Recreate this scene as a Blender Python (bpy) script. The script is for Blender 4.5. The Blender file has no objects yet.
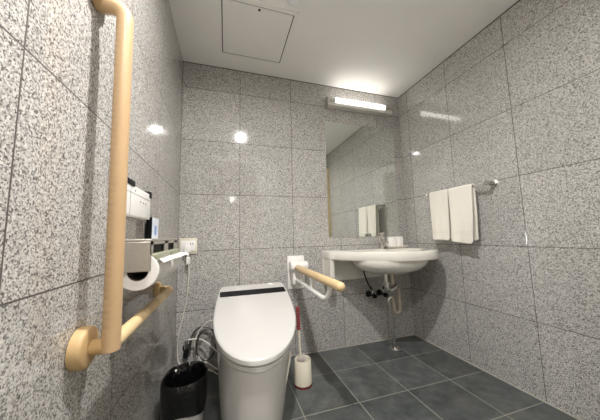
import bpy, bmesh, math, random
from mathutils import Vector, Matrix
C = bpy.context.scene
COL = C.collection
PI = math.pi
random.seed(7)

# ------------------------------------------------------------------ camera
RX = (0.95603631, -0.2923029, -0.02352857)
UP = (-0.00824355, -0.10699122, 0.99422579)
FW = (0.29313243, 0.95032199, 0.1046971)
cam = bpy.data.cameras.new('camera')
camo = bpy.data.objects.new('camera', cam)
COL.objects.link(camo)
cam.sensor_fit = 'HORIZONTAL'; cam.sensor_width = 36.0
cam.lens = 242.03 / 600 * 36.0
cam.clip_start = 0.01
M = Matrix((RX, UP, tuple(-a for a in FW))).transposed().to_4x4()
M.translation = (0.3108, -1.8421, 0.8904)
camo.matrix_world = M
C.camera = camo

# ------------------------------------------------------------------ world, exposure
w = bpy.data.worlds.new('world'); C.world = w
w.use_nodes = True
w.node_tree.nodes['Background'].inputs[0].default_value = (1.0, 0.93, 0.85, 1)
w.node_tree.nodes['Background'].inputs[1].default_value = 0.05
vs = C.view_settings
vs.view_transform = 'Standard'; vs.look = 'None'; vs.gamma = 1.0
vs.use_curve_mapping = False
vs.exposure = 2.12
DOWNLIGHT = 720.0        # emission strength of the ceiling downlight over the room
MIRROR_LAMP = 1.5        # emission strength of the lamp above the mirror
CORRIDOR_FILL = 330.0          # emission strength of the fill lamp added outside the doorway
CORRIDOR_FAR = 700.0    # emission strength of the downlight far down the corridor
WARM = (1.0, 0.985, 0.965)

# ------------------------------------------------------------------ room constants (metres)
W = 1.9035
H = 2.197
YF = -1.81               # inner face of the front wall
T = 0.4

# ------------------------------------------------------------------ materials
def new_mat(name):
    m = bpy.data.materials.new(name); m.use_nodes = True
    nt = m.node_tree
    return m, nt, nt.nodes['Principled BSDF']

def setin(b, **k):
    names = {'color': 'Base Color', 'rough': 'Roughness', 'metal': 'Metallic', 'coat': 'Coat Weight',
             'spec': 'Specular IOR Level', 'trans': 'Transmission Weight', 'sheen': 'Sheen Weight',
             'sss': 'Subsurface Weight', 'coatr': 'Coat Roughness'}
    for a, v in k.items():
        if a == 'color': v = (*v, 1)
        b.inputs[names[a]].default_value = v

def srgb(r, g, b):
    f = lambda c: c / 12.92 if c <= 0.04045 else ((c + 0.055) / 1.055) ** 2.4
    return (f(r / 255), f(g / 255), f(b / 255))

def mth(nt, op, a, b=None):
    n = nt.nodes.new('ShaderNodeMath'); n.operation = op
    for i, v in enumerate((a, b)):
        if v is None: continue
        if isinstance(v, (int, float)): n.inputs[i].default_value = v
        else: nt.links.new(v, n.inputs[i])
    return n.outputs[0]

def mixc(nt, fac, a, b, blend='MIX'):
    n = nt.nodes.new('ShaderNodeMix'); n.data_type = 'RGBA'; n.blend_type = blend
    for i, v in ((0, fac), (6, a), (7, b)):
        if isinstance(v, (int, float)): n.inputs[i].default_value = v
        elif isinstance(v, tuple): n.inputs[i].default_value = (*v, 1)
        else: nt.links.new(v, n.inputs[i])
    return n.outputs[2]

def simple(name, color, rough=0.4, noise=0.04, scale=30.0, bump=0.0, **k):
    """plain material with a small procedural variation of tone"""
    m, nt, b = new_mat(name)
    setin(b, color=color, rough=rough, **k)
    tc = nt.nodes.new('ShaderNodeTexCoord')
    nz = nt.nodes.new('ShaderNodeTexNoise'); nz.inputs['Scale'].default_value = scale
    nz.inputs['Detail'].default_value = 3
    nt.links.new(tc.outputs['Object'], nz.inputs['Vector'])
    c2 = tuple(max(0, c * (1 - 2 * noise)) for c in color); c1 = tuple(min(1, c * (1 + noise)) for c in color)
    nt.links.new(mixc(nt, nz.outputs['Fac'], c1, c2), b.inputs['Base Color'])
    if bump:
        bp = nt.nodes.new('ShaderNodeBump'); bp.inputs['Strength'].default_value = bump
        bp.inputs['Distance'].default_value = 0.002
        nt.links.new(nz.outputs['Fac'], bp.inputs['Height']); nt.links.new(bp.outputs[0], b.inputs['Normal'])
    return m

def joint_mask(nt, coord, off, pitch, wid):
    """1 on the joint line"""
    f = mth(nt, 'FRACT', mth(nt, 'DIVIDE', mth(nt, 'SUBTRACT', coord, off), pitch))
    d = mth(nt, 'MINIMUM', f, mth(nt, 'SUBTRACT', 1.0, f))
    return mth(nt, 'LESS_THAN', d, wid / pitch)

def granite(name, axis, off, pitch, tint=(1, 1, 1)):
    m, nt, b = new_mat(name)
    tc = nt.nodes.new('ShaderNodeTexCoord')
    sp = nt.nodes.new('ShaderNodeSeparateXYZ'); nt.links.new(tc.outputs['Object'], sp.inputs[0])
    u = sp.outputs[axis]; v = sp.outputs[2]
    nzv = nt.nodes.new('ShaderNodeTexNoise'); nzv.inputs['Scale'].default_value = 260
    nt.links.new(tc.outputs['Object'], nzv.inputs['Vector'])
    vm = nt.nodes.new('ShaderNodeVectorMath'); vm.operation = 'MULTIPLY_ADD'
    nt.links.new(nzv.outputs['Color'], vm.inputs[0]); vm.inputs[1].default_value = (0.0035,) * 3
    nt.links.new(tc.outputs['Object'], vm.inputs[2])
    vo = nt.nodes.new('ShaderNodeTexVoronoi'); vo.inputs['Scale'].default_value = 330
    nt.links.new(vm.outputs[0], vo.inputs['Vector'])
    s2 = nt.nodes.new('ShaderNodeSeparateColor'); nt.links.new(vo.outputs['Color'], s2.inputs[0])
    # clustering of the dark grains
    nz = nt.nodes.new('ShaderNodeTexNoise'); nz.inputs['Scale'].default_value = 120; nz.inputs['Detail'].default_value = 2
    nt.links.new(tc.outputs['Object'], nz.inputs['Vector'])
    val = mth(nt, 'ADD', s2.outputs[0], mth(nt, 'MULTIPLY', mth(nt, 'SUBTRACT', nz.outputs['Fac'], 0.5), 0.6))
    r = nt.nodes.new('ShaderNodeValToRGB'); r.color_ramp.interpolation = 'LINEAR'
    e = r.color_ramp.elements
    e[0].position = 0.0; e[0].color = (*srgb(92, 90, 88), 1)
    e[1].position = 1.0; e[1].color = (*srgb(222, 219, 214), 1)
    for p, c in ((0.18, (124, 121, 118)), (0.32, (160, 157, 153)), (0.50, (184, 181, 176)), (0.75, (204, 201, 196))):
        x = e.new(p); x.color = (*srgb(*c), 1)
    nt.links.new(val, r.inputs[0])
    col = r.outputs[0]
    # slab to slab tone
    fu = mth(nt, 'FLOOR', mth(nt, 'DIVIDE', mth(nt, 'SUBTRACT', u, off), pitch))
    fv = mth(nt, 'FLOOR', mth(nt, 'DIVIDE', v, T))
    wn = nt.nodes.new('ShaderNodeTexWhiteNoise'); wn.noise_dimensions = '2D'
    cx = nt.nodes.new('ShaderNodeCombineXYZ'); nt.links.new(fu, cx.inputs[0]); nt.links.new(fv, cx.inputs[1])
    nt.links.new(cx.outputs[0], wn.inputs['Vector'])
    tone = mth(nt, 'ADD', 0.90, mth(nt, 'MULTIPLY', wn.outputs['Value'], 0.13))
    ct = nt.nodes.new('ShaderNodeCombineColor')
    for i in range(3): nt.links.new(mth(nt, 'MULTIPLY', tone, tint[i]), ct.inputs[i])
    col = mixc(nt, 1.0, col, ct.outputs[0], 'MULTIPLY')
    j = mth(nt, 'MAXIMUM', joint_mask(nt, u, off, pitch, 0.0017), joint_mask(nt, v, 0.0, T, 0.0017))
    col = mixc(nt, j, col, srgb(84, 78, 74))
    nt.links.new(col, b.inputs['Base Color'])
    nt.links.new(mth(nt, 'ADD', 0.085, mth(nt, 'MULTIPLY', j, 0.6)), b.inputs['Roughness'])
    bp = nt.nodes.new('ShaderNodeBump'); bp.inputs['Strength'].default_value = 0.5; bp.inputs['Distance'].default_value = 0.001
    bp.invert = True
    nt.links.new(j, bp.inputs['Height']); nt.links.new(bp.outputs[0], b.inputs['Normal'])
    setin(b, spec=0.55)
    return m

def slate(name):
    m, nt, b = new_mat(name)
    tc = nt.nodes.new('ShaderNodeTexCoord')
    sp = nt.nodes.new('ShaderNodeSeparateXYZ'); nt.links.new(tc.outputs['Object'], sp.inputs[0])
    P = 0.309
    n1 = nt.nodes.new('ShaderNodeTexNoise'); n1.inputs['Scale'].default_value = 9; n1.inputs['Detail'].default_value = 8
    n1.inputs['Roughness'].default_value = 0.65
    nt.links.new(tc.outputs['Object'], n1.inputs['Vector'])
    r = nt.nodes.new('ShaderNodeValToRGB'); e = r.color_ramp.elements
    e[0].position = 0.3; e[0].color = (*srgb(66, 70, 70), 1)
    e[1].position = 0.72; e[1].color = (*srgb(108, 110, 107), 1)
    x = e.new(0.5); x.color = (*srgb(86, 90, 89), 1)
    nt.links.new(n1.outputs['Fac'], r.inputs[0])
    n2 = nt.nodes.new('ShaderNodeTexNoise'); n2.inputs['Scale'].default_value = 3.2; n2.inputs['Detail'].default_value = 4
    nt.links.new(tc.outputs['Object'], n2.inputs['Vector'])
    k = nt.nodes.new('ShaderNodeMapRange'); k.inputs[1].default_value = 0.52; k.inputs[2].default_value = 0.72
    k.inputs[4].default_value = 0.4
    nt.links.new(n2.outputs['Fac'], k.inputs[0])
    col = mixc(nt, k.outputs[0], r.outputs[0], srgb(104, 98, 88))
    fu = mth(nt, 'FLOOR', mth(nt, 'DIVIDE', mth(nt, 'SUBTRACT', sp.outputs[0], 0.69), P))
    fv = mth(nt, 'FLOOR', mth(nt, 'DIVIDE', mth(nt, 'SUBTRACT', sp.outputs[1], -0.293), P))
    cx = nt.nodes.new('ShaderNodeCombineXYZ'); nt.links.new(fu, cx.inputs[0]); nt.links.new(fv, cx.inputs[1])
    wn = nt.nodes.new('ShaderNodeTexWhiteNoise'); wn.noise_dimensions = '2D'; nt.links.new(cx.outputs[0], wn.inputs['Vector'])
    tone = mth(nt, 'ADD', 0.82, mth(nt, 'MULTIPLY', wn.outputs['Value'], 0.3))
    ct = nt.nodes.new('ShaderNodeCombineColor')
    for i in range(3): nt.links.new(tone, ct.inputs[i])
    col = mixc(nt, 1.0, col, ct.outputs[0], 'MULTIPLY')
    j = mth(nt, 'MAXIMUM', joint_mask(nt, sp.outputs[0], 0.69, P, 0.0022), joint_mask(nt, sp.outputs[1], -0.293, P, 0.0022))
    col = mixc(nt, j, col, srgb(150, 150, 138))
    nt.links.new(col, b.inputs['Base Color'])
    nt.links.new(mth(nt, 'ADD', 0.42, mth(nt, 'MULTIPLY', j, 0.4)), b.inputs['Roughness'])
    bp = nt.nodes.new('ShaderNodeBump'); bp.inputs['Strength'].default_value = 0.25; bp.inputs['Distance'].default_value = 0.002
    nt.links.new(n1.outputs['Fac'], bp.inputs['Height']); nt.links.new(bp.outputs[0], b.inputs['Normal'])
    return m

def emit(name, col, strength):
    m, nt, b = new_mat(name)
    setin(b, color=col, rough=0.5)
    b.inputs['Emission Color'].default_value = (*col, 1)
    b.inputs['Emission Strength'].default_value = strength
    return m

GB = granite('granite_back', 0, 0.0, 0.41)
GL = granite('granite_left', 1, -0.142, 0.41, (0.98, 0.968, 0.955))
GR = granite('granite_right', 1, -0.11, 0.405, (1.0, 1.0, 1.0))
GF = granite('granite_front', 0, 0.0, 0.41)
FLOOR = slate('slate_tiles')
PAINT = simple('ceiling_paint', srgb(240, 238, 234), 0.75, 0.02, 6)
HATCH = simple('hatch_paint', srgb(238, 236, 231), 0.6, 0.02, 8)
GAP = simple('shadow_gap', srgb(70, 66, 62), 0.8)
CAULK = simple('caulk', srgb(190, 186, 172), 0.6, 0.1, 40)
CORR = simple('corridor_paint', srgb(228, 220, 208), 0.8, 0.03, 4)
CORRF = simple('corridor_floor', srgb(214, 210, 202), 0.5, 0.08, 8)
CREAM = simple('beige_frame', srgb(226, 205, 165), 0.45, 0.03)
BEIGE = simple('beige_resin', srgb(202, 169, 128), 0.38, 0.02, 60, coat=0.15)
BEIGE2 = simple('beige_elbow', srgb(200, 168, 120), 0.4, 0.02, 60)
WOODY = simple('light_wood_resin', srgb(222, 194, 146), 0.4, 0.05, 40)
CERAMIC = simple('ceramic', srgb(240, 236, 226), 0.12, 0.01, 12, coat=0.4)
CERAMICT = simple('toilet_ceramic', srgb(226, 221, 216), 0.14, 0.01, 12, coat=0.4)
LIDM = simple('lid_plastic', srgb(206, 203, 199), 0.22, 0.01, 12)
WHITEP = simple('white_plastic', srgb(244, 241, 237), 0.35, 0.02, 40)
CREAMP = simple('cream_plastic', srgb(232, 224, 204), 0.4, 0.03, 40)
BLACKG = simple('black_gloss', (0.004, 0.004, 0.005), 0.35, 0.0, spec=0.1)
BLACKP = simple('black_plastic', (0.010, 0.010, 0.011), 0.5, 0.1, spec=0.25)
RUBBER = simple('black_rubber', (0.012, 0.012, 0.013), 0.6, 0.1, spec=0.2)
RED = simple('red_plastic', srgb(132, 22, 28), 0.3, 0.08, 60)
REDD = simple('dark_red_plastic', srgb(112, 34, 36), 0.4, 0.08, 60)
STEEL = simple('brushed_steel', srgb(208, 203, 194), 0.5, 0.06, 90, metal=1.0)
CHROME = simple('chrome', srgb(215, 213, 208), 0.10, 0.02, 30, metal=1.0)
ALU = simple('aluminium', srgb(205, 202, 196), 0.28, 0.03, 60, metal=1.0)
MIRROR, _nt, _b = new_mat('mirror_silver')
setin(_b, color=(0.86, 0.89, 0.86), rough=0.012, metal=1.0)
TOWEL = simple('terry_cotton', srgb(244, 238, 226), 0.95, 0.05, 420, bump=0.55, sheen=0.3)
TOWELB = simple('woven_towel_band', srgb(240, 233, 220), 0.8, 0.04, 300, bump=0.2)
PAPER = simple('tissue_paper', srgb(244, 240, 235), 0.95, 0.03, 120, bump=0.15)
CARD = simple('shaded_card_core', srgb(92, 80, 70), 0.9, 0.1)  # card darkened to stand in for the shade inside the roll
SAGE = simple('sage_plastic', srgb(150, 152, 128), 0.4, 0.05)
BRAID = simple('braided_steel', srgb(125, 122, 118), 0.35, 0.3, 700, metal=0.8)
CABLE = simple('white_cable', srgb(228, 222, 210), 0.45, 0.02)
LAMPB = simple('lamp_enamel', srgb(206, 203, 196), 0.35, 0.02)
BLUE = simple('blue_print', srgb(128, 160, 215), 0.5, 0.02)
PALEBLUE = simple('pale_blue_print', srgb(228, 234, 243), 0.45, 0.02)
GREYINK = simple('grey_print', srgb(120, 120, 124), 0.5, 0.02)
BRISTLE = simple('white_bristles', srgb(225, 218, 210), 0.7, 0.08, 200)
PIPEW = simple('dull_pipe', srgb(198, 186, 170), 0.35, 0.05, 40, metal=0.5)
FITTING = simple('fitting_plastic', srgb(238, 238, 238), 0.4, 0.02)

def bag_mat():
    m, nt, b = new_mat('black_bin_bag')
    setin(b, color=(0.003, 0.003, 0.003), rough=0.22)
    tc = nt.nodes.new('ShaderNodeTexCoord'); nz = nt.nodes.new('ShaderNodeTexNoise')
    nz.inputs['Scale'].default_value = 26; nz.inputs['Detail'].default_value = 3
    nt.links.new(tc.outputs['Object'], nz.inputs['Vector'])
    bp = nt.nodes.new('ShaderNodeBump'); bp.inputs['Strength'].default_value = 0.8; bp.inputs['Distance'].default_value = 0.01
    nt.links.new(nz.outputs['Fac'], bp.inputs['Height']); nt.links.new(bp.outputs[0], b.inputs['Normal'])
    return m
BAG = bag_mat()

# ------------------------------------------------------------------ mesh helpers (all coordinates are world coordinates)
def link(name, bm, m, parent=None, smooth=True, loc=None):
    bmesh.ops.remove_doubles(bm, verts=bm.verts[:], dist=1e-6)
    bmesh.ops.recalc_face_normals(bm, faces=bm.faces[:])
    me = bpy.data.meshes.new(name); bm.to_mesh(me); bm.free()
    o = bpy.data.objects.new(name, me); COL.objects.link(o)
    me.materials.append(m)
    if smooth:
        for p in me.polygons: p.use_smooth = True
        try: me.set_sharp_from_angle(angle=math.radians(38))
        except Exception: pass
    if parent is not None:
        o.parent = parent
        o.location = -wloc(parent)
    return o

def wloc(o):
    v = Vector(o.location)
    while o.parent: o = o.parent; v = v + Vector(o.location)
    return v

def thing(name, label, cat, loc, group=None):
    o = bpy.data.objects.new(name, None); COL.objects.link(o)
    o.location = loc; o.empty_display_size = 0.05
    o['label'] = label; o['category'] = cat
    if group: o['group'] = group
    return o

def tag(o, label, cat, group=None):
    o['label'] = label; o['category'] = cat
    if group: o['group'] = group
    return o

def struct(o):
    o['kind'] = 'structure'; return o

def box(bm, x0, x1, y0, y1, z0, z1, bev=0.0, seg=3):
    t = bmesh.new()
    bmesh.ops.create_cube(t, size=1)
    for v in t.verts:
        v.co = Vector((x0 + (v.co.x + .5) * (x1 - x0), y0 + (v.co.y + .5) * (y1 - y0), z0 + (v.co.z + .5) * (z1 - z0)))
    if bev: bmesh.ops.bevel(t, geom=t.edges[:], offset=bev, segments=seg, profile=0.5, affect='EDGES')
    join(bm, t)

def join(bm, t, mat=None):
    mp = {}
    for v in t.verts: mp[v] = bm.verts.new(mat @ v.co if mat else v.co)
    for f in t.faces:
        try: bm.faces.new([mp[v] for v in f.verts])
        except ValueError: pass
    t.free()

def B(): return bmesh.new()

def smooth_path(pts, n=8, closed=False):
    P = [Vector(p) for p in pts]; out = []
    N = len(P)
    for i in range(N - 1 if not closed else N):
        if closed: a, b, c, d = P[(i - 1) % N], P[i], P[(i + 1) % N], P[(i + 2) % N]
        else:
            b, c = P[i], P[i + 1]; a = P[i - 1] if i else b * 2 - c; d = P[i + 2] if i + 2 < N else c * 2 - b
        for k in range(n):
            t = k / n
            out.append(0.5 * ((2 * b) + (c - a) * t + (2 * a - 5 * b + 4 * c - d) * t * t + (3 * b - a - 3 * c + d) * t ** 3))
    if not closed: out.append(P[-1])
    return out

def tube(bm, path, r, n=14, caps=True, rfun=None):
    """round tube swept along path; rfun(i, angle_vector) may change the radius"""
    P = [Vector(p) for p in path]
    rings = []; nrm = None
    for i, p in enumerate(P):
        if i == 0: d = P[1] - P[0]
        elif i == len(P) - 1: d = P[-1] - P[-2]
        else: d = (P[i + 1] - P[i]).normalized() + (P[i] - P[i - 1]).normalized()
        d.normalize()
        if nrm is None:
            nrm = d.orthogonal().normalized()
        else:
            nrm = (nrm - d * nrm.dot(d)).normalized()
        bn = d.cross(nrm)
        ring = []
        for k in range(n):
            a = 2 * PI * k / n
            dirv = nrm * math.cos(a) + bn * math.sin(a)
            rr = r if rfun is None else rfun(i, dirv, p)
            ring.append(bm.verts.new(p + dirv * rr))
        rings.append(ring)
    for a, b in zip(rings[:-1], rings[1:]):
        for k in range(n):
            bm.faces.new((a[k], a[(k + 1) % n], b[(k + 1) % n], b[k]))
    if caps:
        bm.faces.new(rings[0][::-1]); bm.faces.new(rings[-1])

def lathe(bm, prof, origin, axis=(0, 0, 1), n=32):
    """profile of (radius, height) turned about an axis"""
    ax = Vector(axis).normalized(); u = ax.orthogonal().normalized(); v = ax.cross(u); o = Vector(origin)
    rings = []
    for r, h in prof:
        if r < 1e-6: rings.append([bm.verts.new(o + ax * h)])
        else: rings.append([bm.verts.new(o + ax * h + (u * math.cos(2 * PI * k / n) + v * math.sin(2 * PI * k / n)) * r) for k in range(n)])
    for a, b in zip(rings[:-1], rings[1:]):
        for k in range(n):
            k2 = (k + 1) % n
            if len(a) == 1 and len(b) == 1: continue
            if len(a) == 1: bm.faces.new((a[0], b[k2], b[k]))
            elif len(b) == 1: bm.faces.new((a[k], a[k2], b[0]))
            else: bm.faces.new((a[k], a[k2], b[k2], b[k]))

def loft(bm, loops, cap0=True, cap1=True):
    rings = [[bm.verts.new(Vector(p)) for p in l] for l in loops]
    n = len(rings[0])
    for a, b in zip(rings[:-1], rings[1:]):
        for k in range(n):
            bm.faces.new((a[k], a[(k + 1) % n], b[(k + 1) % n], b[k]))
    if cap0: bm.faces.new(rings[0][::-1])
    if cap1: bm.faces.new(rings[-1])

# ------------------------------------------------------------------ room shell
def slab(name, m, *a):
    bm = B(); box(bm, *a); return struct(link(name, bm, m, smooth=False))

slab('floor', FLOOR, 0, W, -1.95, 0, -0.10, 0)
slab('ceiling', PAINT, 0, W, -1.91, 0, H, H + 0.1)
slab('wall_back', GB, -0.1, W + 0.1, 0, 0.1, -0.1, H + 0.1)
slab('wall_left', GL, -0.1, 0, -1.95, 0, -0.1, H + 0.1)
slab('wall_right', GR, W, W + 0.1, -1.95, 0, -0.1, H + 0.1)
bm = B(); box(bm, 0.80, W, YF - 0.1, YF, 0, H); box(bm, 0.0, 0.80, YF - 0.1, YF, 2.02, H)
struct(link('wall_front', bm, PAINT, smooth=False))
# corridor outside the doorway
slab('floor_corridor', CORRF, -0.7, W + 0.1, -7.2, -1.95, -0.1, 0)
slab('ceiling_corridor', CORR, -0.7, W + 0.1, -7.2, -1.95, 2.1, 2.2)
slab('wall_corridor_left', CORR, -0.8, -0.7, -7.2, -1.95, -0.1, 2.3)
slab('wall_corridor_right', CORR, W + 0.1, W + 0.2, -7.2, -1.95, -0.1, 2.3)
slab('wall_corridor_end', CORR, -0.8, W + 0.2, -7.3, -7.2, -0.1, 2.3)
slab('wall_corridor_front', CORR, -0.8, -0.1, -1.95, -1.85, -0.1, 2.3)
# beige door post in the front right corner (seen in the mirror)
slab('door_1', CREAM, W - 0.045, W, -1.80, -1.685, 0, 1.955)
# caulk lines along the floor edges, thin dark joint below the ceiling
slab('trim_1', CAULK, 0, W, -0.004, 0, 0, 0.004)
slab('trim_2', CAULK, W - 0.005, W, YF, -0.004, 0, 0.006)
slab('trim_3', GAP, 0, W, -0.003, 0, H - 0.005, H)
slab('trim_4', GAP, W - 0.003, W, YF, -0.003, H - 0.005, H)

# ------------------------------------------------------------------ lights of the place and one added fill lamp
def downlight(x, y, z, m, label, r=0.032):
    t = thing('downlight', label, 'ceiling light', (x, y, z), 'recessed ceiling downlights')
    bm = B(); lathe(bm, [(r + 0.002, 0), (r + 0.016, 0), (r + 0.018, -0.004), (r + 0.004, -0.008), (r + 0.002, -0.004), (r + 0.002, 0)], (x, y, z), n=40)
    link('trim_ring', bm, WHITEP, t)
    bm = B(); lathe(bm, [(0, -0.003), (r, -0.003), (r + 0.001, 0)], (x, y, z), n=40)
    link('lens', bm, m, t)
    return t
E_DOWN = emit('downlight_lens', WARM, DOWNLIGHT)
E_FILL = emit('added_fill_lens', (0.98, 0.985, 1.0), CORRIDOR_FILL)  # unseen lamp, added to bounce light through the doorway onto the ceiling
E_FAR = emit('far_corridor_lens', (1.0, 0.98, 0.95), CORRIDOR_FAR)
downlight(0.49, -1.31, H, E_DOWN, 'round recessed downlight in the ceiling in front of the toilet')
downlight(0.51, -6.1, 2.1, E_FAR, 'round recessed downlight far down the corridor ceiling')
downlight(0.45, -2.06, 2.1, E_FILL, 'round downlight added out of view just outside the doorway as fill light')

# lamp above the mirror
t = thing('wall_lamp', 'long slim wall lamp with silver body glowing above the mirror', 'lamp', (1.45, 0, 2.03))
bm = B(); box(bm, 1.135, 1.78, -0.055, 0, 1.988, 2.024, 0.004); link('body', bm, LAMPB, t)
bm = B(); lathe(bm, [(0, 0), (0.023, 0), (0.024, 0.002), (0.024, 0.07), (0.022, 0.072)], (1.135, -0.04, 2.043), (1, 0, 0)); link('end_cap', bm, ALU, t)
bm = B(); lathe(bm, [(0.022, 0), (0.024, 0.002), (0.024, 0.06), (0.023, 0.062), (0, 0.062)], (1.700, -0.04, 2.043), (1, 0, 0)); link('end_cap', bm, ALU, t)
bm = B(); lathe(bm, [(0, 0), (0.027, 0), (0.027, 0.495), (0, 0.495)], (1.205, -0.04, 2.041), (1, 0, 0)); link('diffuser', bm, emit('lamp_diffuser', (1.0, 0.97, 0.92), MIRROR_LAMP), t)
bm = B(); box(bm, 1.13, 1.137, -0.06, 0, 1.98, 2.068, 0.002); link('end_plate', bm, ALU, t)

# mirror
t = thing('mirror', 'tall frameless wall mirror between the wall lamp and the washbasin', 'mirror', (1.47, 0, 0.865))
bm = B(); box(bm, 1.118, 1.819, -0.006, 0, 0.866, 1.866, 0.0015, 1); link('glass', bm, MIRROR, t, smooth=False)

# ------------------------------------------------------------------ ceiling hatch and fitting
t = thing('ceiling_hatch', 'square white access hatch in the ceiling above the toilet', 'hatch', (0.485, -0.38, H))
def frame(bm, x0, x1, y0, y1, z0, z1, k):
    box(bm, x0, x1, y0, y0 + k, z0, z1); box(bm, x0, x1, y1 - k, y1, z0, z1)
    box(bm, x0, x0 + k, y0 + k, y1 - k, z0, z1); box(bm, x1 - k, x1, y0 + k, y1 - k, z0, z1)
bm = B(); frame(bm, 0.255, 0.715, -0.61, -0.15, H - 0.006, H, 0.022); link('hatch_frame', bm, HATCH, t, False)
bm = B(); frame(bm, 0.277, 0.693, -0.588, -0.172, H - 0.002, H, 0.006); link('shadow_gap', bm, GAP, t, False)
bm = B(); box(bm, 0.283, 0.687, -0.582, -0.178, H - 0.005, H, 0.001, 1); link('panel', bm, HATCH, t, False)
bm = B(); lathe(bm, [(0, -0.009), (0.006, -0.009), (0.007, -0.005)], (0.487, -0.568, H)); link('latch', bm, BLACKP, t)
bm = B(); lathe(bm, [(0, -0.03), (0.034, -0.029), (0.045, -0.018), (0.05, 0)], (0.655, -0.705, H))
tag(link('ceiling_fitting', bm, FITTING), 'small round white fitting on the ceiling beside the hatch, cut by the top edge', 'detector')

# ------------------------------------------------------------------ grab bar on the left wall
BX, BY, BZ = 0.065, -1.165, 0.654
BYT = -1.186
BR = 0.0178
t = thing('grab_bar', 'beige L-shaped grab bar on the left wall with round wall flanges', 'grab bar', (0, BY, BZ))
def flange(y, z, r, d):
    bm = B(); lathe(bm, [(0, d), (r - 0.006, d), (r - 0.002, d - 0.002), (r, d - 0.006), (r, 0)], (0.0015, y, z), (1, 0, 0), 40)
    link('wall_flange', bm, BEIGE2, t)
flange(BYT, 1.502, 0.045, 0.022)
flange(BY + 0.005, 0.655, 0.044, 0.024)
flange(-0.535, 0.654, 0.036, 0.020)
ZT = 1.468
bm = B()
arc = [(0.02, BYT, ZT + 0.004), (0.035, BYT, ZT)] + [(BX - 0.03 + 0.03 * math.sin(a), BYT, ZT - 0.03 + 0.03 * math.cos(a)) for a in [i * PI / 16 for i in range(1, 9)]] + [(BX, BYT, ZT - 0.05)]
tube(bm, arc, BR, 24); link('top_bend', bm, BEIGE, t)
n = 280
path = [(BX, BY + (BYT - BY) * i / n, 0.69 + (ZT - 0.045 - 0.69) * i / n) for i in range(n + 1)]
def ribs(i, d, p):
    g = max(0.0, -d.x * 0.93 + 0.25)          # finger ribs face the wall
    return BR + 0.0003 - 0.0010 * min(1, g) * (0.5 - 0.5 * math.cos(2 * PI * p.z / 0.016))
bm = B(); tube(bm, path, BR, 24, rfun=ribs); link('ribbed_grip', bm, BEIGE, t)
bm = B(); tube(bm, [(BX, BY, 0.693), (BX, BY, BZ - 0.004), (BX, BY, BZ - 0.010)], BR + 0.0006, 24)
link('elbow', bm, BEIGE, t)
bm = B(); tube(bm, [(0.02, BY + 0.01, BZ - 0.003), (BX, BY, BZ)], BR - 0.001, 24); link('lower_arm', bm, BEIGE2, t)
bm = B(); tube(bm, [(BX, BY, BZ), (BX, -0.92, BZ)], BR - 0.001, 24); link('horizontal_bar', bm, WOODY, t)
bm = B(); tube(bm, [(BX, -0.92, BZ), (BX, -0.80, BZ)], BR - 0.002, 24); link('horizontal_bar', bm, BEIGE2, t)
bm = B(); tube(bm, [(BX, -0.80, BZ), (BX, -0.71, BZ)], BR - 0.001, 24); link('horizontal_bar', bm, WOODY, t)
bm = B(); tube(bm, [(BX, -0.71, BZ), (BX, -0.57, BZ), (BX - 0.006, -0.545, BZ), (BX - 0.02, -0.535, BZ), (0.018, -0.535, BZ)], BR - 0.002, 24)
link('end_bend', bm, BEIGE2, t)

# ------------------------------------------------------------------ washlet remote and card on the left wall
t = thing('remote_control', 'white wall-mounted toilet remote with black top corners above the paper holder', 'remote control', (0, -0.9, 0.968))
bm = B(); box(bm, 0.004, 0.030, -1.03, -0.777, 0.965, 1.062, 0.003); case = link('case', bm, WHITEP, t)
bm = B(); box(bm, 0.002, 0.033, -1.045, -0.955, 1.058, 1.076, 0.003); link('corner_cap', bm, BLACKP, t)
bm = B(); box(bm, 0.002, 0.0325, -0.797, -0.770, 1.047, 1.073, 0.003); link('corner_cap', bm, BLACKP, t)
bm = B(); box(bm, 0, 0.006, -1.025, -0.78, 0.985, 1.071); link('wall_bracket', bm, WHITEP, t)
bm = B(); box(bm, 0.0298, 0.0306, -1.03, -0.777, 1.036, 1.0372); box(bm, 0.0298, 0.0306, -0.987, -0.9855, 0.967, 1.06)
link('case_seam', bm, GREYINK, case, False)
for y in (-0.89, -0.862, -0.834):
    bm = B(); lathe(bm, [(0, 0.0012), (0.0035, 0.001), (0.004, 0)], (0.0298, y, 1.018), (1, 0, 0), 16); link('button', bm, GREYINK, case)
bm = B(); lathe(bm, [(0, 0.001), (0.003, 0.0008), (0.0035, 0)], (0.0298, -0.945, 1.048), (1, 0, 0), 16); link('indicator', bm, BLACKP, case)
bm = B(); box(bm, 0.0298, 0.0304, -0.87, -0.84, 0.985, 0.990); link('printed_mark', bm, PALEBLUE, case, False)

t = thing('sign_card', 'small black-edged card with a pale blue picture standing on the paper holder', 'sign', (0.02, -0.70, 0.891))
bm = B(); box(bm, 0.008, 0.028, -0.742, -0.647, 0.8905, 0.978, 0.002); block = link('block', bm, BLACKG, t)
bm = B(); box(bm, 0.0279, 0.0292, -0.736, -0.645, 0.8915, 0.977, 0.0004, 1); face = link('face', bm, PALEBLUE, block, False)
bm = B()
box(bm, 0.0291, 0.0298, -0.706, -0.676, 0.908, 0.945, 0.0003, 1); link('blue_icon', bm, BLUE, block, False)

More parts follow.
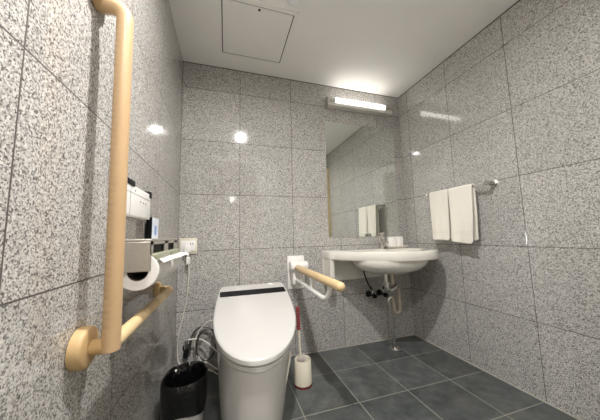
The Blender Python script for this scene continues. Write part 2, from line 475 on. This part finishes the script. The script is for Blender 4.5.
# ------------------------------------------------------------------ double paper holder
HY0, HY1, HX, HZ0, HZ1 = -1.035, -0.650, 0.105, 0.80, 0.891
t = thing('paper_holder', 'double stainless steel toilet paper holder on the left wall', 'toilet paper holder', (0, -0.92, HZ0))
bm = B(); box(bm, 0, HX, HY0, HY1, HZ1 - 0.008, HZ1, 0.002); link('top_shelf', bm, STEEL, t)
bm = B(); box(bm, 0.0, HX, HY0, HY0 + 0.004, HZ0 - 0.002, HZ1 - 0.008, 0.001, 1); link('side_plate', bm, STEEL, t)
bm = B(); box(bm, 0.0, HX - 0.03, HY1 - 0.004, HY1, HZ0 + 0.02, HZ1 - 0.008, 0.001, 1); link('side_plate', bm, STEEL, t)
bm = B(); box(bm, 0.0, 0.004, HY0 + 0.004, HY1 - 0.004, HZ0, HZ1 - 0.008); link('back_plate', bm, STEEL, t)
ym = (HY0 + HY1) / 2
bm = B(); box(bm, 0.0, HX - 0.02, ym - 0.003, ym + 0.003, HZ0 + 0.01, HZ1 - 0.008); link('divider', bm, STEEL, t)
bm = B()
for a, b in ((HY0, HY0 + 0.02), (ym - 0.03, ym + 0.025), (HY1 - 0.055, HY1)):
    box(bm, HX - 0.003, HX, a, b, 0.846, HZ1 - 0.008)
box(bm, HX - 0.003, HX, HY0, HY1, 0.874, HZ1 - 0.008)
link('front_frame', bm, STEEL, t, False)
bm = B()
box(bm, HX - 0.012, HX - 0.008, HY0 + 0.006, ym - 0.005, 0.846, 0.876); box(bm, HX - 0.012, HX - 0.008, ym + 0.005, HY1 - 0.006, 0.846, 0.876)
link('opening_shade', bm, RUBBER, t, False)  # dark panels stand in for the shade inside the holder openings
for a, b in ((HY0 + 0.012, ym - 0.008), (ym + 0.004, HY1 - 0.004)):
    bm = B(); box(bm, HX - 0.010, HX + 0.014, a, b, 0.829, 0.847, 0.005); link('paper_cutter', bm, SAGE, t)
for a, b, lab in ((HY0 + 0.010, ym - 0.010, 'white toilet roll nearest the camera, hanging in the steel holder'),
                  (ym + 0.010, HY1 - 0.008, 'white toilet roll farther back in the steel holder, near the corner')):
    cz = 0.798; cx = 0.070; r = 0.054
    g = thing('toilet_roll', lab, 'toilet roll', (cx, (a + b) / 2, cz), 'toilet rolls in the double holder')
    bm = B()
    lathe(bm, [(0.027, 0), (r - 0.002, 0), (r, 0.002), (r, b - a - 0.002), (r - 0.002, b - a), (0.027, b - a)], (cx, a, cz), (0, 1, 0), 48)
    link('paper', bm, PAPER, g)
    bm = B(); lathe(bm, [(0.0275, 0.0005), (0.0275, b - a - 0.0005), (0.0255, b - a - 0.0005), (0.0255, 0.0005), (0.0275, 0.0005)], (cx, a, cz), (0, 1, 0), 32)
    link('core', bm, CARD, g)
    # loose end lying over the front of the roll and flicking outwards
    bm = B(); prof = []
    for k in range(9):
        q = math.radians(-50 + 80 * k / 8); prof.append((cx + (r + 0.0012) * math.cos(q), cz + (r + 0.0012) * math.sin(q)))
    px, pz = prof[-1]
    fl = 0.6 if a < ym - 0.05 else 1.0
    prof += [(px + 0.008 * fl, pz + 0.005), (px + 0.018 * fl, pz + 0.004), (px + 0.030 * fl, pz - 0.004)]
    loops = []
    nseg = 12
    for i in range(nseg + 1):
        y = a + 0.001 + (b - a - 0.002) * i / nseg
        loops.append([(x + (0.012 * (i / nseg) if j > 9 else 0), y, z + (0.0015 * math.sin(i * 0.5 + j) if j > 8 else 0)) for j, (x, z) in enumerate(prof)] +
                     [(x + (0.012 * (i / nseg) if j > 9 else 0) - 0.0004, y, z - 0.0008 + (0.0015 * math.sin(i * 0.5 + j) if j > 8 else 0)) for j, (x, z) in reversed(list(enumerate(prof)))])
    loft(bm, loops, False, False); link('loose_end', bm, PAPER, g)

# ------------------------------------------------------------------ socket, plug and cords
t = thing('wall_socket', 'cream double wall socket on the back wall in the left corner', 'socket', (0.067, 0, 0.785))
bm = B(); box(bm, 0.010, 0.122, -0.010, 0, 0.782, 0.890, 0.004); link('cover_plate', bm, CREAMP, t)
bm = B(); box(bm, 0.020, 0.112, -0.016, -0.009, 0.800, 0.872, 0.003); ins = link('insert', bm, WHITEP, t)
bm = B(); box(bm, 0.080, 0.084, -0.0168, -0.0155, 0.842, 0.858); box(bm, 0.094, 0.098, -0.0168, -0.0155, 0.842, 0.858); link('pin_slots', bm, BLACKP, ins, False)
t = thing('power_cord', 'white power cord with plug hanging down from the wall socket', 'cord', (0.066, -0.03, 0.80))
bm = B(); box(bm, 0.046, 0.088, -0.055, -0.0168, 0.795, 0.842, 0.005); link('plug', bm, WHITEP, t)
bm = B(); tube(bm, [(0.068, -0.04, 0.796), (0.069, -0.04, 0.77)], 0.006, 12); link('strain_relief', bm, WHITEP, t)
bm = B(); box(bm, 0.060, 0.084, -0.052, -0.032, 0.715, 0.765, 0.006); link('inline_adapter', bm, WHITEP, t)
bm = B()
tube(bm, smooth_path([(0.069, -0.04, 0.772), (0.073, -0.042, 0.73), (0.078, -0.035, 0.66), (0.068, -0.03, 0.50), (0.048, -0.03, 0.38), (0.026, -0.03, 0.27), (0.020, -0.035, 0.165),
                      (0.035, -0.05, 0.10), (0.075, -0.06, 0.080), (0.13, -0.06, 0.077), (0.19, -0.07, 0.09), (0.26, -0.16, 0.085), (0.30, -0.25, 0.09)]), 0.0035, 10)
link('cable', bm, CABLE, t)

t = thing('water_hose', 'grey braided water hose looped on the back wall beside the toilet', 'hose', (0.12, -0.02, 0.2))
bm = B()
ctr = (0.165, 0.195)
pts = []
for k in range(0, 19):
    a = math.radians(200 - 30 * k); rr = 0.088 - 0.0006 * k
    pts.append((ctr[0] + rr * 0.85 * math.cos(a) + 0.003 * k, -0.025 - 0.0022 * k, ctr[1] + rr * 1.25 * math.sin(a)))
pts += [(0.275, -0.12, 0.11), (0.302, -0.17, 0.12)]
pts = [(0.070, -0.03, 0.21)] + pts
tube(bm, smooth_path(pts, 6), 0.0065, 12); link('braided_hose', bm, BRAID, t)
bm = B(); lathe(bm, [(0, 0), (0.011, 0), (0.011, 0.03), (0, 0.03)], (0.07, -0.03, 0.195), (0, 0, 1), 6); link('hose_nut', bm, CHROME, t)
t = thing('stop_valve', 'dark angle valve on the back wall left of the toilet', 'valve', (0.07, 0, 0.17))
bm = B(); lathe(bm, [(0.0, -0.002), (0.026, -0.002), (0.024, 0.006), (0.010, 0.008), (0.010, 0.055), (0, 0.055)], (0.07, 0, 0.168), (0, -1, 0), 24); link('valve_body', bm, BLACKP, t)
bm = B(); lathe(bm, [(0, 0), (0.012, 0), (0.016, 0.012), (0.016, 0.03), (0.012, 0.036), (0, 0.036)], (0.07, -0.03, 0.155), (0, 0, -1), 24); link('valve_handle', bm, RUBBER, t)
bm = B(); lathe(bm, [(0, 0), (0.011, 0), (0.011, 0.03), (0, 0.03)], (0.07, -0.03, 0.164), (0, 0, 1), 24); link('valve_outlet', bm, CHROME, t)
bm = B()
tube(bm, smooth_path([(0.30, -0.17, 0.42), (0.245, -0.06, 0.345), (0.20, -0.04, 0.33), (0.15, -0.04, 0.28), (0.125, -0.045, 0.21), (0.14, -0.05, 0.14), (0.20, -0.085, 0.06), (0.25, -0.13, 0.05), (0.268, -0.16, 0.05)]), 0.0035, 10)
tag(link('earth_wire', bm, CABLE), 'thin white wire looping from the toilet side past the braided hose', 'wire')
bm = B()
tube(bm, smooth_path([(0.085, -0.052, 0.235), (0.11, -0.05, 0.235), (0.16, -0.05, 0.228), (0.21, -0.07, 0.20), (0.26, -0.12, 0.17), (0.294, -0.16, 0.16)]), 0.005, 10)
tag(link('supply_tube', bm, CABLE), 'short white supply tube crossing the middle of the hose loop', 'tube')

# ------------------------------------------------------------------ pedal-less bin with bag
bx, by = 0.13, -0.47
t = thing('waste_bin', 'white waste bin lined with a black bag beside the toilet', 'bin', (bx, by, 0))
def sq(cx, cy, z, rx, ry, n=40, p=3.2, wob=0.0, ph=0.0):
    out = []
    for k in range(n):
        a = 2 * PI * k / n; c, s = math.cos(a), math.sin(a)
        f = (abs(c) ** p + abs(s) ** p) ** (-1 / p)
        wv = 1 + wob * (math.sin(5 * a + ph) + 0.6 * math.sin(9 * a + 2 * ph) + 0.4 * math.sin(14 * a - ph))
        out.append((cx + rx * f * c * wv, cy + ry * f * s * wv, z))
    return out
bm = B(); loft(bm, [sq(bx, by, 0.0, 0.078, 0.083), sq(bx, by, 0.005, 0.081, 0.086), sq(bx, by, 0.255, 0.094, 0.100), sq(bx, by, 0.25, 0.090, 0.096), sq(bx, by, 0.02, 0.077, 0.082)])
link('bin_body', bm, WHITEP, t)
bm = B()
outer = [sq(bx, by, 0.105, 0.095, 0.101, wob=0.012, ph=0.5), sq(bx, by, 0.115, 0.097, 0.104, wob=0.012, ph=1.0), sq(bx, by, 0.16, 0.099, 0.106, wob=0.010, ph=1.6), sq(bx, by, 0.22, 0.101, 0.108, wob=0.012, ph=2.2),
         sq(bx, by, 0.262, 0.100, 0.107, wob=0.012, ph=2.6), sq(bx, by, 0.270, 0.096, 0.103, wob=0.012, ph=2.9), sq(bx, by, 0.262, 0.089, 0.095, wob=0.015, ph=3.3), sq(bx, by, 0.2, 0.082, 0.088, wob=0.02, ph=4), sq(bx, by, 0.10, 0.074, 0.078, wob=0.03, ph=5), sq(bx, by, 0.07, 0.04, 0.04)]
outer = [[(x, y, z + 0.006 * math.sin(3 * math.atan2(y - by, x - bx) + i * 0.7)) for (x, y, z) in l] if i not in (8, 9) else l for i, l in enumerate(outer)]
loft(bm, outer, cap0=False); link('bin_bag', bm, BAG, t)
t.scale = (1, 1, 0.87)

# ------------------------------------------------------------------ toilet
TX = 0.487
t = thing('toilet', 'white one-piece toilet with its sloping lid closed and a black slot', 'toilet', (TX, -0.45, 0))
Y0, Y1 = -0.16, -0.840       # back and front of the lid
def lidz(y): return 0.577 + (y + 0.16) * 0.240
def axis(y): return TX + 0.062 * (y + 0.16)      # the bowl stands turned a little to the left
def half(s):                  # half width along the lid, s: 0 back .. 1 front
    if s < 0.35: return 0.2045 + 0.009 * math.sin(PI * 0.5 * s / 0.35)
    q = (s - 0.35) / 0.65
    return 0.2135 * math.sqrt(max(0, 1 - q ** 2.5))
def outline(ins=0.0, y0=Y0, y1=Y1, rb=0.03, n=40):
    right = []
    # back corner rounding
    for k in range(7):
        a = PI / 2 * k / 6
        right.append((half(0) - ins - rb + rb * math.sin(a), y0 - ins - rb + rb * math.cos(a)))
    for k in range(1, n + 1):
        s = k / n; s = 1 - (1 - s) ** 1.6
        y = y0 - ins - rb + (y1 + ins - (y0 - ins - rb)) * s
        sy = max(0, min(1, (y - y0) / (y1 - y0) if ins == 0 else (y - (y0 - ins)) / ((y1 + ins) - (y0 - ins))))
        hw = half(sy) - ins * (1 if sy < 0.9 else 1)
        right.append((max(0.0, hw) if k < n else 0.0, y))
    left = [(-x, y) for x, y in reversed(right[:-1])]
    return [(axis(y) + x, y) for x, y in right + left]
def lp(ins, dz, y0=Y0, y1=Y1, flat=None):
    return [(x, y, (lidz(y) + dz) if flat is None else flat) for x, y in outline(ins, y0, y1)]
# lid: thin shell with softened edge
bm = B(); loft(bm, [lp(0.004, -0.026), lp(0.0, -0.022), lp(0.0, -0.006), lp(0.003, -0.002), lp(0.010, 0.0)])
lid = link('lid', bm, LIDM, t)
# black slot across the lid
def onlid(x0, x1, ya, yb, dz0, dz1, r, m, name, par):
    bm = B(); n = 8; pts = []
    for (cx, cy, a0) in ((x1 - r, yb + r, -PI / 2), (x1 - r, ya - r, 0), (x0 + r, ya - r, PI / 2), (x0 + r, yb + r, PI)):
        for k in range(n + 1):
            a = a0 + PI / 2 * k / n; pts.append((cx + r * math.cos(a), cy + r * math.sin(a)))
    loft(bm, [[(x, y, lidz(y) + dz0) for x, y in pts], [(x, y, lidz(y) + dz1) for x, y in pts]])
    return link(name, bm, m, par)
onlid(TX - 0.206, TX + 0.192, -0.243, -0.309, -0.004, 0.0012, 0.008, BLACKG, 'black_slot', lid)
onlid(TX + 0.10, TX + 0.13, -0.175, -0.192, -0.004, 0.003, 0.004, WHITEP, 'hinge_cap', lid)
# seat band
bm = B(); loft(bm, [lp(0.010, -0.054), lp(0.005, -0.050), lp(0.004, -0.034), lp(0.008, -0.030)]); link('seat', bm, LIDM, t)
# skirted body
def body(z, w, yb, yf, n=40):
    right = []
    for k in range(n + 1):
        s = k / n; s = 1 - (1 - s) ** 1.6
        y = yb + (yf - yb) * s
        f = half(s) / 0.2135 if s > 0 else 0.95
        right.append((w * f if k < n else 0.0, y))
    pts = right + [(-x, y) for x, y in reversed(right[:-1])]
    return [(axis(y) + x, y) for x, y in pts]
def bl(w, yb, yf, z=None, dz=None, dx=0.0):
    return [(x + dx, y, z if z is not None else lidz(y) + dz) for x, y in body(0, w, yb, yf)]
bm = B()
loft(bm, [bl(0.160, -0.10, -0.770, z=0.0, dx=-0.014), bl(0.163, -0.10, -0.778, z=0.01, dx=-0.014), bl(0.171, -0.10, -0.790, z=0.10, dx=-0.012), bl(0.181, -0.11, -0.802, z=0.20, dx=-0.008),
          bl(0.192, -0.13, -0.812, z=0.29, dx=-0.003), bl(0.199, -0.15, -0.823, dz=-0.085), bl(0.203, -0.165, -0.828, dz=-0.062), bl(0.203, -0.168, -0.829, dz=-0.055)])
link('skirted_body', bm, CERAMICT, t)
bm = B(); box(bm, TX - 0.18, TX + 0.18, -0.20, -0.02, 0.12, 0.545, 0.03, 5); link('tank', bm, CERAMICT, t)

# ------------------------------------------------------------------ toilet brush and its holder
hx, hy = 0.765, -0.35
bm = B()
lathe(bm, [(0, 0.008), (0.050, 0.008), (0.054, 0.012), (0.050, 0.142), (0.047, 0.146), (0.044, 0.142), (0.044, 0.02), (0, 0.02)], (hx, hy, 0), n=40)
t = thing('brush_holder', 'cream round toilet brush holder on the floor right of the toilet', 'brush holder', (hx, hy, 0))
link('cup', bm, CREAMP, t)
bm = B(); lathe(bm, [(0, 0), (0.055, 0), (0.056, 0.004), (0.0535, 0.010), (0, 0.010)], (hx, hy, 0), n=40); link('base_ring', bm, REDD, t)
t = thing('toilet_brush', 'toilet brush with a red beaded grip standing in the cream holder', 'brush', (hx, hy, 0.06))
d = Vector((0.740 - 0.752, 0.0, 0.448 - 0.15)).normalized(); p0 = Vector((0.752, hy, 0.15))
P = lambda s: p0 + d * s
bm = B(); tube(bm, [P(-0.05), P(0.17)], 0.0065, 12); link('stem', bm, CREAMP, t)
bm = B()
prof = []
L = 0.135
for i in range(73):
    s = i / 72 * L; prof.append((0.0072 + 0.0052 * abs(math.sin(PI * s / 0.015)), s))
prof = [(0, 0)] + prof + [(0.006, L + 0.004), (0, L + 0.006)]
lathe(bm, prof, P(0.165), d, 20); link('grip', bm, RED, t)
bm = B()
for k in range(60):
    a = random.random() * 2 * PI; q = random.random() ** .5 * 0.03; 
    a0 = Vector((hx - 0.008 + 0.008 * math.cos(a), hy + 0.008 * math.sin(a), 0.09)); b0 = Vector((hx - 0.006 + q * math.cos(a), hy + q * math.sin(a), 0.145 + random.random() * 0.022))
    tube(bm, [a0, b0], 0.002, 5)
link('bristles', bm, BRISTLE, t)
bm = B(); lathe(bm, [(0, 0), (0.022, 0.002), (0.024, 0.06), (0.012, 0.075), (0, 0.08)], (hx - 0.006, hy, 0.06), n=20); link('brush_head', bm, REDD, t)

# ------------------------------------------------------------------ fold-down support rail
fx = 0.815
t = thing('fold_down_rail', 'fold-down support rail with a wooden top bar on the back wall beside the toilet', 'grab bar', (fx, 0, 0.49))
bm = B(); box(bm, 0.765, 0.900, -0.014, 0, 0.485, 0.735, 0.006); link('wall_plate', bm, WHITEP, t)
bm = B(); box(bm, 0.772, 0.893, -0.075, -0.01, 0.625, 0.70, 0.016, 5); link('hinge_housing', bm, WHITEP, t)
bm = B(); lathe(bm, [(0, 0), (0.03, 0), (0.036, 0.006), (0.036, 0.125), (0.03, 0.131), (0, 0.131)], (0.768, -0.085, 0.665), (1, 0, 0), 32); link('hinge_barrel', bm, WHITEP, t)
bm = B(); box(bm, 0.785, 0.845, -0.09, -0.01, 0.53, 0.64, 0.008); link('lower_bracket', bm, WHITEP, t)
bm = B()
rr = 0.0225
prof = [(0.0, 0.0), (rr * .8, 0.002), (rr, 0.008)] + [(rr, 0.008 + 0.68 * i / 6) for i in range(1, 7)] + [(rr * math.cos(a), 0.688 + rr * math.sin(a)) for a in [PI / 2 * i / 8 for i in range(1, 8)]] + [(0, 0.688 + rr)]
lathe(bm, prof, (fx, -0.105, 0.655), (0.01, -1, -0.008), 28); link('wooden_bar', bm, WOODY, t)
bm = B()
tube(bm, smooth_path([(fx, -0.09, 0.568), (fx, -0.3, 0.563), (fx, -0.52, 0.556), (fx, -0.60, 0.556), (fx + 0.003, -0.645, 0.572), (fx + 0.004, -0.672, 0.61), (fx + 0.005, -0.68, 0.652)], 6), 0.0125, 16)
link('lower_loop', bm, WHITEP, t)
for y in (-0.22, -0.42):
    bm = B(); tube(bm, [(fx, y, 0.565 + (y + .22) * 0.02), (fx + 0.002, y, 0.652)], 0.012, 14); link('upright', bm, WHITEP, t)

# ------------------------------------------------------------------ washbasin
t = thing('washbasin', 'white wall-hung washbasin with a rounded bowl under the mirror', 'washbasin', (1.47, 0, 0.52))
ctl = [(1.05, 0.0), (1.05, -0.06), (1.05, -0.145), (1.062, -0.178), (1.10, -0.235), (1.18, -0.325), (1.28, -0.42), (1.40, -0.495), (1.54, -0.527), (1.67, -0.515), (1.77, -0.455), (1.835, -0.36), (1.868, -0.24), (1.88, -0.12), (1.88, -0.05), (1.88, 0.0)]
plan = [ (v.x, min(0, v.y)) for v in smooth_path([(x, y, 0) for x, y in ctl], 6)]
cx0, cy0 = 1.492, -0.275
def inset(k): return [(cx0 + (x - cx0) * k, cy0 + (y - cy0) * k) for x, y in plan]
# matched inner ellipse, ray-cast by angle
def ell(a, b, z):
    return [(cx0 + a * math.cos(math.atan2((y - cy0) / b, (x - cx0) / a)), cy0 + b * math.sin(math.atan2((y - cy0) / b, (x - cx0) / a)), z) for x, y in plan]
ZT_, ZB_ = 0.768, 0.706
bm = B()
loops = [ell(0.255, 0.19, ZB_), [(x, y, ZB_) for x, y in inset(0.985)], [(x, y, ZB_ + 0.006) for x, y in plan], [(x, y, ZT_ - 0.014) for x, y in plan],
         [(x, y, ZT_ - 0.004) for x, y in inset(0.99)], [(x, y, ZT_) for x, y in inset(0.965)], ell(0.258, 0.182, ZT_ - 0.004), ell(0.245, 0.17, ZT_ - 0.012)]
loops = [[(x, min(0, y), z) for x, y, z in l] for l in loops]
loft(bm, loops, False, False); link('rim', bm, CERAMIC, t)
bm = B()
bl_ = []
for k in range(10):
    q = k / 9; s = math.sqrt(max(0, 1 - q ** 2.2)); bl_.append(ell(0.23 * s + 0.02, 0.162 * s + 0.012, ZT_ - 0.010 - 0.14 * q))
for k in range(10):
    q = 1 - k / 9; s = math.sqrt(max(0, 1 - q ** 2.4)); bl_.append(ell(0.25 * s + 0.045, 0.185 * s + 0.03, ZB_ + 0.004 - 0.115 * q))
loft(bm, bl_, False, False)
link('bowl', bm, CERAMIC, t)
bm = B(); lathe(bm, [(0, 0), (0.02, 0), (0.022, -0.004)], (cx0, cy0, ZT_ - 0.138), n=24); link('waste_grate', bm, CHROME, t)
# apron along the wall with rounded lower right corner
bm = B()
ax0, ax1, az0, az1 = 1.05, 1.875, 0.522, 0.715
pts = [(ax0, az1), (ax0, az0)]
for k in range(9):
    a = -PI / 2 + PI / 2 * k / 8; pts.append((ax1 - 0.05 + 0.05 * math.cos(a), az0 + 0.012 + 0.05 + 0.05 * math.sin(a)))
pts.append((ax1, az1))
loft(bm, [[(x, 0, z) for x, z in pts], [(x, -0.036, z) for x, z in pts], [(x + (0.004 if x < 1.4 else -0.004), -0.04, z + (0.004 if z < 0.7 else 0)) for x, z in pts]])
link('apron', bm, CERAMIC, t)
bm = B()
pr = [(0, 0.715), (0, 0.518), (-0.12, 0.518), (-0.150, 0.524), (-0.160, 0.54), (-0.164, 0.60), (-0.168, 0.715)]
loft(bm, [[(1.05 + 0.004, y, z) for y, z in pr], [(1.05, min(0, y + 0.004) if y < -0.05 else y, z) for y, z in pr][:0] or [(1.0502, y * 0.985, z) for y, z in pr], [(1.084, y * 0.985, z) for y, z in pr], [(1.087, y * .96, z) for y, z in pr]])
link('side_panel', bm, CERAMIC, t)
# faucet
t = thing('faucet', 'small chrome pillar faucet at the back of the washbasin', 'faucet', (1.548, -0.10, ZT_))
bm = B(); lathe(bm, [(0, 0), (0.026, 0), (0.027, 0.004), (0.025, 0.010), (0.0225, 0.02), (0.0225, 0.085), (0.024, 0.088), (0.024, 0.10), (0, 0.10)], (1.548, -0.10, ZT_ - 0.003), n=32); link('body', bm, CHROME, t)
bm = B(); tube(bm, smooth_path([(1.548, -0.105, ZT_ + 0.055), (1.54, -0.14, ZT_ + 0.062), (1.535, -0.185, ZT_ + 0.055), (1.533, -0.20, ZT_ + 0.040)], 6), 0.013, 16); link('spout', bm, CHROME, t)
bm = B(); lathe(bm, [(0, 0), (0.026, 0), (0.027, 0.003), (0.026, 0.022), (0.018, 0.030), (0, 0.031)], (1.548, -0.10, ZT_ + 0.097), n=28)
tube(bm, [(1.548, -0.10, ZT_ + 0.118), (1.541, -0.155, ZT_ + 0.132)], 0.006, 10); link('lever', bm, CHROME, t)
# tray and wrapped cups
t = thing('soap_tray', 'shallow white tray on the washbasin ledge right of the faucet', 'tray', (1.70, -0.10, ZT_))
bm = B()
tr = lambda rx, ry, z: sq(1.705, -0.085, z, rx, ry, 48, 2.6)
loft(bm, [tr(0.095, 0.045, ZT_ + 0.0005), tr(0.098, 0.048, ZT_ + 0.002), tr(0.122, 0.066, ZT_ + 0.014), tr(0.124, 0.068, ZT_ + 0.017), tr(0.120, 0.064, ZT_ + 0.017), tr(0.094, 0.044, ZT_ + 0.006)])
link('dish', bm, CERAMIC, t)
for x, lab, rz in ((1.664, 'white paper-wrapped cup on the tray, nearer the faucet', 0.1), (1.733, 'white paper-wrapped cup on the tray, nearer the right wall', -0.15)):
    g = thing('wrapped_cup', lab, 'cup', (x, -0.085, ZT_ + 0.008), 'wrapped cups on the tray')
    bm = B(); z0 = ZT_ + 0.006
    loft(bm, [sq(x, -0.085, z0, 0.030, 0.030, 36, 3), sq(x, -0.085, z0 + 0.004, 0.033, 0.033, 36, 3), sq(x, -0.085, z0 + 0.082, 0.031, 0.031, 36, 3), sq(x, -0.085, z0 + 0.088, 0.028, 0.028, 36, 3)])
    wr = link('wrapper', bm, PAPER, g)
    bm = B(); box(bm, x - 0.002, x + 0.002, -0.117, -0.1145, z0 + 0.006, z0 + 0.08); link('paper_fold', bm, PAPER, wr, False)

# ------------------------------------------------------------------ drain and supply below the basin
t = thing('drain_pipe', 'chrome drain trap below the washbasin running down to the floor', 'pipe', (1.57, -0.15, 0))
bm = B(); tube(bm, [(1.475, -0.23, 0.591), (1.475, -0.23, 0.50)], 0.020, 20); link('tailpiece', bm, CHROME, t)
bm = B(); lathe(bm, [(0.020, 0), (0.029, 0.0), (0.029, 0.022), (0.020, 0.024)], (1.48, -0.23, 0.505), n=8); link('slip_nut', bm, CHROME, t)
bm = B(); tube(bm, [(1.545, -0.21, 0.594), (1.545, -0.21, 0.50)], 0.0195, 18); link('overflow_pipe', bm, PIPEW, t)
bm = B(); tube(bm, smooth_path([(1.48, -0.23, 0.505), (1.485, -0.23, 0.475), (1.515, -0.225, 0.462), (1.56, -0.215, 0.470), (1.60, -0.20, 0.485)], 6), 0.018, 18); link('elbow_pipe', bm, CHROME, t)
bm = B(); tube(bm, smooth_path([(1.60, -0.20, 0.475), (1.612, -0.195, 0.44), (1.618, -0.19, 0.36), (1.622, -0.185, 0.30), (1.614, -0.18, 0.275), (1.596, -0.17, 0.272), (1.588, -0.165, 0.30), (1.585, -0.16, 0.36), (1.575, -0.155, 0.385), (1.558, -0.15, 0.380)], 6), 0.0135, 18); link('trap_bend', bm, PIPEW, t)
bm = B(); tube(bm, smooth_path([(1.572, -0.155, 0.385), (1.552, -0.15, 0.375), (1.548, -0.15, 0.34), (1.565, -0.148, 0.15), (1.585, -0.146, 0.0)], 8), 0.0135, 18); link('down_pipe', bm, CHROME, t)
bm = B(); lathe(bm, [(0.014, 0.05), (0.019, 0.045), (0.020, 0.012), (0.040, 0.008), (0.044, 0.0)], (1.584, -0.146, 0), n=32); link('floor_flange', bm, CHROME, t)
for x, yoff, lab in ((1.465, 0, 'dark stop valve on the back wall below the basin, left of the pair'), (1.568, 0, 'dark stop valve on the back wall below the basin, closer to the drain')):
    g = thing('basin_valve', lab, 'valve', (x, 0, 0.39), 'stop valves below the washbasin')
    bm = B(); lathe(bm, [(0.0, 0), (0.028, 0), (0.025, 0.006), (0.011, 0.009), (0.011, 0.075), (0, 0.075)], (x, 0, 0.39), (0, -1, 0), 24); link('valve_body', bm, BLACKP, g)
    bm = B(); lathe(bm, [(0, 0), (0.016, 0), (0.019, 0.006), (0.019, 0.022), (0.015, 0.028), (0, 0.028)], (x, -0.075, 0.39), (0, -1, 0), 8); link('valve_handle', bm, RUBBER, g)
    bm = B(); lathe(bm, [(0, 0), (0.010, 0), (0.010, 0.035), (0, 0.035)], (x, -0.06, 0.395), (0, 0, 1), 16); link('valve_outlet', bm, CHROME, g)
bm = B(); tube(bm, smooth_path([(1.465, -0.06, 0.43), (1.425, -0.07, 0.48), (1.39, -0.09, 0.54), (1.37, -0.10, 0.60), (1.40, -0.10, 0.66)]), 0.006, 12)
tag(link('supply_hose', bm, RUBBER), 'black supply hose arching from the left stop valve up behind the basin', 'hose', 'supply hoses below the washbasin')
bm = B(); tube(bm, smooth_path([(1.568, -0.06, 0.43), (1.575, -0.07, 0.46), (1.60, -0.09, 0.52), (1.625, -0.10, 0.58), (1.62, -0.10, 0.66)]), 0.006, 12)
tag(link('supply_hose', bm, RUBBER), 'black supply hose rising from the right stop valve behind the drain', 'hose', 'supply hoses below the washbasin')

# ------------------------------------------------------------------ towel rail and towels
RXX, RZ = W - 0.068, 1.183
t = thing('towel_rail', 'slim chrome towel rail on the right wall', 'towel rail', (W, -0.56, RZ))
bm = B(); tube(bm, [(RXX, -0.335, RZ), (RXX, -0.785, RZ)], 0.0065, 16); link('rail', bm, CHROME, t)
for y in (-0.335, -0.785):
    bm = B(); lathe(bm, [(0, 0), (0.022, 0), (0.022, 0.006), (0.012, 0.012), (0.010, 0.055), (0.013, 0.060), (0.013, 0.078), (0.010, 0.082), (0, 0.082)], (W, y, RZ), (-1, 0, 0), 28)
    link('rail_bracket', bm, CHROME, t)
def towel(ya, yb, zf, zb, lab, ph):
    g = thing('hand_towel', lab, 'towel', (RXX, (ya + yb) / 2, RZ), 'white towels on the towel rail')
    th = 0.009
    ro = 0.008
    prof = []                                   # centre line: front bottom -> over the rail -> back bottom
    nf = 26
    for k in range(nf + 1): prof.append((RXX - ro - th / 2, zf + (RZ - zf) * k / nf, 'f'))
    for k in range(1, 8):
        a = PI - PI * k / 8; prof.append((RXX + (ro + th / 2) * math.cos(a), RZ + (ro + th / 2) * math.sin(a), 't'))
    for k in range(nf + 1): prof.append((RXX + ro + th / 2, RZ - (RZ - zb) * k / nf, 'b'))
    loops = []
    ny = 22
    for i in range(ny + 1):
        s = i / ny; y = ya + (yb - ya) * s
        edge = min(1.0, min(s, 1 - s) / 0.06); tt = th * (0.55 + 0.45 * math.sqrt(edge))
        cl = []
        for x, z, side in prof:
            dn = max(0, (RZ - z) / 0.4)
            off = 0.006 * dn * math.sin(7 * s + ph + 3 * dn) + 0.003 * math.sin(15 * s + ph)*dn
            yy = y + (0.010 * dn * (s - 0.5) * 2) + 0.004 * dn * math.sin(ph * 2 + 5 * dn)
            if side == 'b': x2 = x + 0.010 * dn + off * .5
            elif side == 'f': x2 = x - 0.012 * dn + off
            else: x2 = x
            zz = z + (0.006 * math.sin(PI * s + ph) - 0.012 * (1 - min(1, min(s, 1 - s) / 0.12)) * -1) * dn
            cl.append(Vector((x2, yy, zz)))
        out, inn = [], []
        for k, p in enumerate(cl):
            a = cl[max(0, k - 1)]; b = cl[min(len(cl) - 1, k + 1)]
            d = (b - a); d.y = 0; d.normalize(); nn = Vector((-d.z, 0, d.x))
            hem = 1.0
            if k < 3 or k > len(cl) - 4: hem = 0.75 if k in (0, len(cl) - 1) else 1.15
            out.append(p + nn * tt * 0.5 * hem); inn.append(p - nn * tt * 0.5 * hem)
        loops.append([tuple(v) for v in out + inn[::-1]])
    bm = B(); loft(bm, loops); cloth = link('cloth', bm, TOWEL, g)
    # woven band near the lower front hem
    bm = B()
    for z0 in (0.055, 0.068):
        lps = []
        for i in range(ny + 1):
            s = 0.03 + 0.94 * i / ny; y = ya + (yb - ya) * s
            z = zf + z0; dn = max(0, (RZ - z) / 0.4)
            off = 0.006 * dn * math.sin(7 * s + ph + 3 * dn) + 0.003 * math.sin(15 * s + ph)*dn
            yy = y + (0.010 * dn * (s - 0.5) * 2) + 0.004 * dn * math.sin(ph * 2 + 5 * dn)
            x = RXX - ro - th / 2 - 0.012 * dn + off - th / 2
            lps.append([(x - 0.0014, yy, z), (x - 0.0014, yy, z + 0.006), (x + 0.002, yy, z + 0.006), (x + 0.002, yy, z)])
        loft(bm, lps)
    link('woven_band', bm, TOWELB, cloth)
towel(-0.36, -0.523, 0.832, 0.845, 'white hand towel over the rail, on the side nearer the mirror', 0.4)
towel(-0.527, -0.70, 0.818, 0.835, 'white hand towel over the rail, on the side away from the mirror', 1.7)
